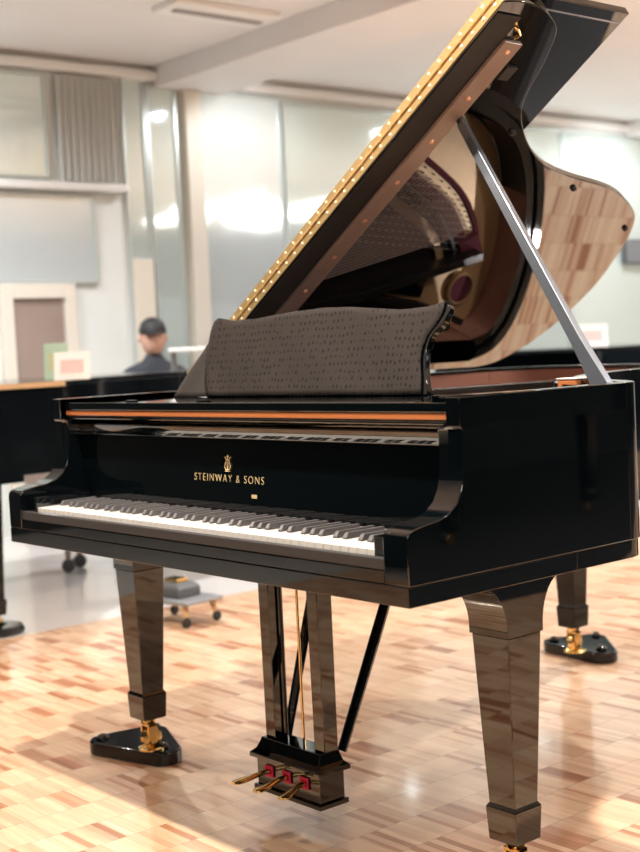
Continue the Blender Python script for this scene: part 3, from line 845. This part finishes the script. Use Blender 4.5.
easel_card('sheet_music', -3.1, 5.35, .9925, .20, .16, R(40), M['paper'], M['pink'], 'white sheet with pink print leaning on the far closed piano', 'sheet music', 25)

# white ledge shelf in front of the seated person
sf = empty('display_shelf', (-3.57, 2.70, 0), R(50)); tag(sf, 'narrow white display shelf on two legs before the seated person', 'shelf')
MB().box(-.26, .30, -.08, .08, 1.09, 1.112).build('shelf_top', M['white'], sf, bevel=.003)
for x in (-.24, .24):
    MB().box(x-.015, x+.015, -.015, .015, .012, 1.0895).build('leg', M['grey_metal'], sf)
    MB().box(x-.03, x+.03, -.12, .12, 0, .0118).build('foot', M['grey_metal'], sf)

# padded bench added out of view by the bentside for its dark reflection
b2 = empty('reflection_bench', (.26, 2.30, 0), R(12)); tag(b2, 'black padded bench added out of view beside the curved side for its dark reflection', 'bench')
MB().loft([[(-.40*k, -.20*k, z), (.40*k, -.20*k, z), (.40*k, .20*k, z), (-.40*k, .20*k, z)] for k, z in ((.96, .44), (1, .455), (1, .50), (.93, .525), (.80, .532))]).build('cushion', M['satin_black'], b2, bevel=.008)
MB().box(-.37, .37, -.17, .17, .37, .4395).build('frame', M['lacquer_soft'], b2, bevel=.004)
for sx in (-1, 1):
    for sy in (-1, 1):
        MB().loft([[(sx*.33-h, sy*.14-h, z), (sx*.33+h, sy*.14-h, z), (sx*.33+h, sy*.14+h, z), (sx*.33-h, sy*.14+h, z)] for h, z in ((.018, 0), (.028, .3695))]).build('leg', M['lacquer_soft'], b2)

# low trolley with machine
tr = empty('trolley', (-2.12, 1.40, 0), R(8)); tag(tr, 'low grey platform trolley on short legs, seen between the front leg and the pedals', 'trolley')
MB().box(-.15, .15, -.10, .10, .088, .104).build('platform', M['grey_metal'], tr, bevel=.005)
for sx in (-1, 1):
    for sy in (-1, 1):
        lg = MB().tube([(sx*.11, sy*.07, .090), (sx*.125, sy*.08, .040)], [.014, .012], 8).build('leg', M['tan'], tr, smooth=True)
        MB().lathe([(0, -.009), (.017, -.009), (.0205, -.004), (.0205, .004), (.017, .009), (0, .009)], (sx*.127, sy*.082, .021), 14, 'x').build('caster', M['rubber'], lg, smooth=True)
mc = empty('tool_case', (-2.15, 1.40, .1045), R(8)); tag(mc, 'dark grey machine case with a yellow block on the low trolley', 'tool case')
MB().loft([[(-.12, -.06, 0), (.09, -.06, 0), (.09, .06, 0), (-.12, .06, 0)], [(-.12, -.06, .038), (.09, -.06, .038), (.09, .06, .038), (-.12, .06, .038)],
           [(-.10, -.045, .056), (.07, -.045, .056), (.07, .045, .056), (-.10, .045, .056)]]).build('case_body', M['dark_grey'], mc, bevel=.006)
MB().box(-.03, .05, -.03, .03, .0562, .072).build('case_handle', M['brass'], mc, bevel=.004)

# stool with casters in the aisle
dl = empty('wheeled_dolly', (-3.55, 1.88, 0), R(38)); tag(dl, 'low wheeled dolly on round dark casters beneath the closed piano', 'dolly')
MB().box(-.17, .17, -.10, .10, .170, .188).build('deck', M['dark_grey'], dl, bevel=.004)
for sx in (-1, 1):
    for sy in (-1, 1):
        lg = MB().tube([(sx*.14, sy*.075, .1695), (sx*.14, sy*.075, .055)], [.020, .012], 10).build('leg', M['brown_door'], dl, smooth=True)
        MB().lathe([(0, -.018), (.028, -.016), (.036, -.007), (.036, .007), (.028, .016), (0, .018)], (sx*.14, sy*.075, .0365), 16, 'y').build('caster', M['dark_grey'], lg, smooth=True)

# bench and seated person at the raised piano by the wall
bn = empty('piano_bench', (-4.25, 2.73, 0)); tag(bn, 'black piano bench beneath the seated person', 'bench')
MB().box(-.28, .28, -.17, .17, .40, .455).build('seat', M['matte_black'], bn, bevel=.012)
for sx in (-1, 1):
    for sy in (-1, 1):
        MB().loft([[(sx*.24-h, sy*.13-h, z), (sx*.24+h, sy*.13-h, z), (sx*.24+h, sy*.13+h, z), (sx*.24-h, sy*.13+h, z)] for h, z in ((.02, 0), (.026, .3995))]).build('leg', M['matte_black'], bn)

def skin_body(name, verts, edges, rad, m, parent, root=0, lvl=2):
    me = bpy.data.meshes.new(name); me.from_pydata(verts, edges, [])
    o = link(name, me, m, parent)
    sk = o.modifiers.new('skin', 'SKIN'); sk.use_smooth_shade = True
    for i, r in enumerate(rad):
        r = r if isinstance(r, tuple) else (r, r)
        me.skin_vertices[0].data[i].radius = r
        me.skin_vertices[0].data[i].use_root = (i == root)
    ss = o.modifiers.new('sub', 'SUBSURF'); ss.levels = lvl; ss.render_levels = lvl
    return o
# faces +y locally before rotation; seated, hands on the thighs
pr_ = empty('person', (-4.25, 2.73, 0), R(-118)); tag(pr_, 'person in dark cap and jacket seated beyond the white shelf, facing the room', 'person')
V = [(0, 0, .575), (0, .0, .72), (0, -.01, .88), (0, 0, .98), (0, .01, 1.05), (0, .02, 1.10),
     (.16, .0, .965), (.21, .05, .74), (.15, .26, .63), (-.16, .0, .965), (-.21, .05, .74), (-.15, .26, .63),
     (.10, .04, .565), (.12, .42, .545), (.12, .45, .10), (-.10, .04, .565), (-.12, .42, .545), (-.12, .45, .10), (.12, .58, .045), (-.12, .58, .045)]
Eg = [(0, 1), (1, 2), (2, 3), (3, 4), (4, 5), (3, 6), (6, 7), (7, 8), (3, 9), (9, 10), (10, 11), (0, 12), (12, 13), (13, 14), (0, 15), (15, 16), (16, 17), (14, 18), (17, 19)]
Rd = [(.14, .11), (.13, .10), (.14, .10), (.10, .08), (.055, .055), (.05, .05), .062, .046, .034, .062, .046, .034, .085, .062, .042, .085, .062, .042, .032, .032]
body = skin_body('body', V, Eg, Rd, M['jacket'], pr_)
# head: shaped lathe-like rings with a face
hd = MB(); rings = []
for z, rx_, ry0, ry1 in ((1.085, .038, .035, .045), (1.10, .050, .050, .070), (1.125, .062, .070, .088), (1.155, .070, .082, .090), (1.185, .074, .090, .088), (1.215, .074, .092, .088), (1.245, .069, .086, .080), (1.27, .054, .066, .060), (1.285, .028, .034, .030)):
    ring = []
    for k in range(20):
        a = 2*math.pi*k/20; s_, c_ = math.sin(a), math.cos(a)
        yy = (ry1 if s_ > 0 else ry0)*s_
        if s_ > .93 and 1.14 < z < 1.19: yy += .016          # nose
        if .75 < s_ < .95 and 1.18 < z < 1.19: yy -= .008     # eye sockets
        ring.append((rx_*c_, .02+yy, z))
    rings.append(ring)
hd.loft(rings).build('head', M['skin'], pr_, smooth=True, edge=80)
for sx in (-1, 1):
    MB().lathe([(0, -.008), (.016, -.008), (.02, 0), (.016, .008), (0, .008)], (sx*.077, .015, 1.175), 12, 'x').build('ear', M['skin'], pr_, smooth=True)
    MB().lathe([(0, -.004), (.009, -.003), (.009, .003), (0, .004)], (sx*.03, .104, 1.186), 10, 'y').build('eye', M['hair'], pr_, smooth=True)
    hnd = MB()
    hnd.loft([[(sx*.15-.026, y, z-.012), (sx*.15+.026, y, z-.012), (sx*.15+.026, y, z+.012), (sx*.15-.026, y, z+.012)] for y, z in ((.26, .625), (.35, .622))])
    for q_ in range(4):
        hnd.tube([(sx*.15-.02+.0135*q_, .35, .622), (sx*.15-.021+.014*q_, .385+.006*(q_ in (1, 2)), .618), (sx*.15-.021+.014*q_, .40+.008*(q_ in (1, 2)), .608)], [.0085, .008, .006], 6)
    hnd.tube([(sx*.15-sx*.026, .285, .622), (sx*.15-sx*.045, .32, .615), (sx*.15-sx*.046, .34, .608)], [.010, .009, .007], 6)
    hnd.build('hand', M['skin'], pr_, smooth=True, edge=60)
MB().box(-.022, .022, .100, .108, 1.128, 1.134).build('mouth', M['pink'], pr_, bevel=.002)
cp = MB()
rings = []
for z, r_, ry in ((1.205, .080, .098), (1.235, .079, .096), (1.27, .066, .080), (1.295, .036, .044), (1.302, .008, .01)):
    rings.append([(r_*math.cos(2*math.pi*k/20), .018+ry*math.sin(2*math.pi*k/20), z) for k in range(20)])
cp.loft(rings)
cp.loft([[(-.06, .09, z), (-.045, .15, z-.012), (0, .17, z-.016), (.045, .15, z-.012), (.06, .09, z)] for z in (1.212, 1.220)])
cp.build('cap', M['hair'], pr_, smooth=True, edge=60)

# dark wall picture far right
wp = empty('wall_screen', (WX+.035, 8.64, 1.70)); tag(wp, 'dark grey screen mounted on the far mirrored wall', 'screen')
MB().box(0, .04, -.18, .18, 0, .22).build('screen_body', M['dark_grey'], wp, bevel=.004)
MB().box(.0402, .043, -.165, .165, .015, .205).build('screen_glass', M['grey_metal'], wp)

# ------------------------------------------------------------------ camera
CX, CY, CZc, YAW, PIT, ROL, FPX = 2.31161, -1.5401, 1.07222, 49.94712, 3.37633, -2.8867, 1321.39
y_, p_, r_ = R(YAW), R(PIT), R(ROL)
F = Vector((-math.sin(y_)*math.cos(p_), math.cos(y_)*math.cos(p_), -math.sin(p_)))
Rt = Vector((math.cos(y_), math.sin(y_), 0)); U = Rt.cross(F)
R2 = Rt*math.cos(r_) + U*math.sin(r_); U2 = -Rt*math.sin(r_) + U*math.cos(r_)
cam = bpy.data.cameras.new('camera'); co = bpy.data.objects.new('camera', cam); COL.objects.link(co)
mw = Matrix(((R2.x, U2.x, -F.x, CX), (R2.y, U2.y, -F.y, CY), (R2.z, U2.z, -F.z, CZc), (0, 0, 0, 1)))
co.matrix_world = mw
cam.sensor_fit = 'VERTICAL'; cam.sensor_height = 36; cam.lens = FPX/852*36
cam.dof.use_dof = True; cam.dof.focus_distance = 2.7; cam.dof.aperture_fstop = 3.8
SC.camera = co
w = bpy.data.worlds.new('world'); SC.world = w; w.use_nodes = True
w.node_tree.nodes['Background'].inputs[0].default_value = (.8, .85, .9, 1)
w.node_tree.nodes['Background'].inputs[1].default_value = .3
SC.view_settings.view_transform = 'Standard'; SC.view_settings.look = 'None'
SC.view_settings.exposure = 0.12; SC.view_settings.gamma = 1
SC.view_settings.use_curve_mapping = False
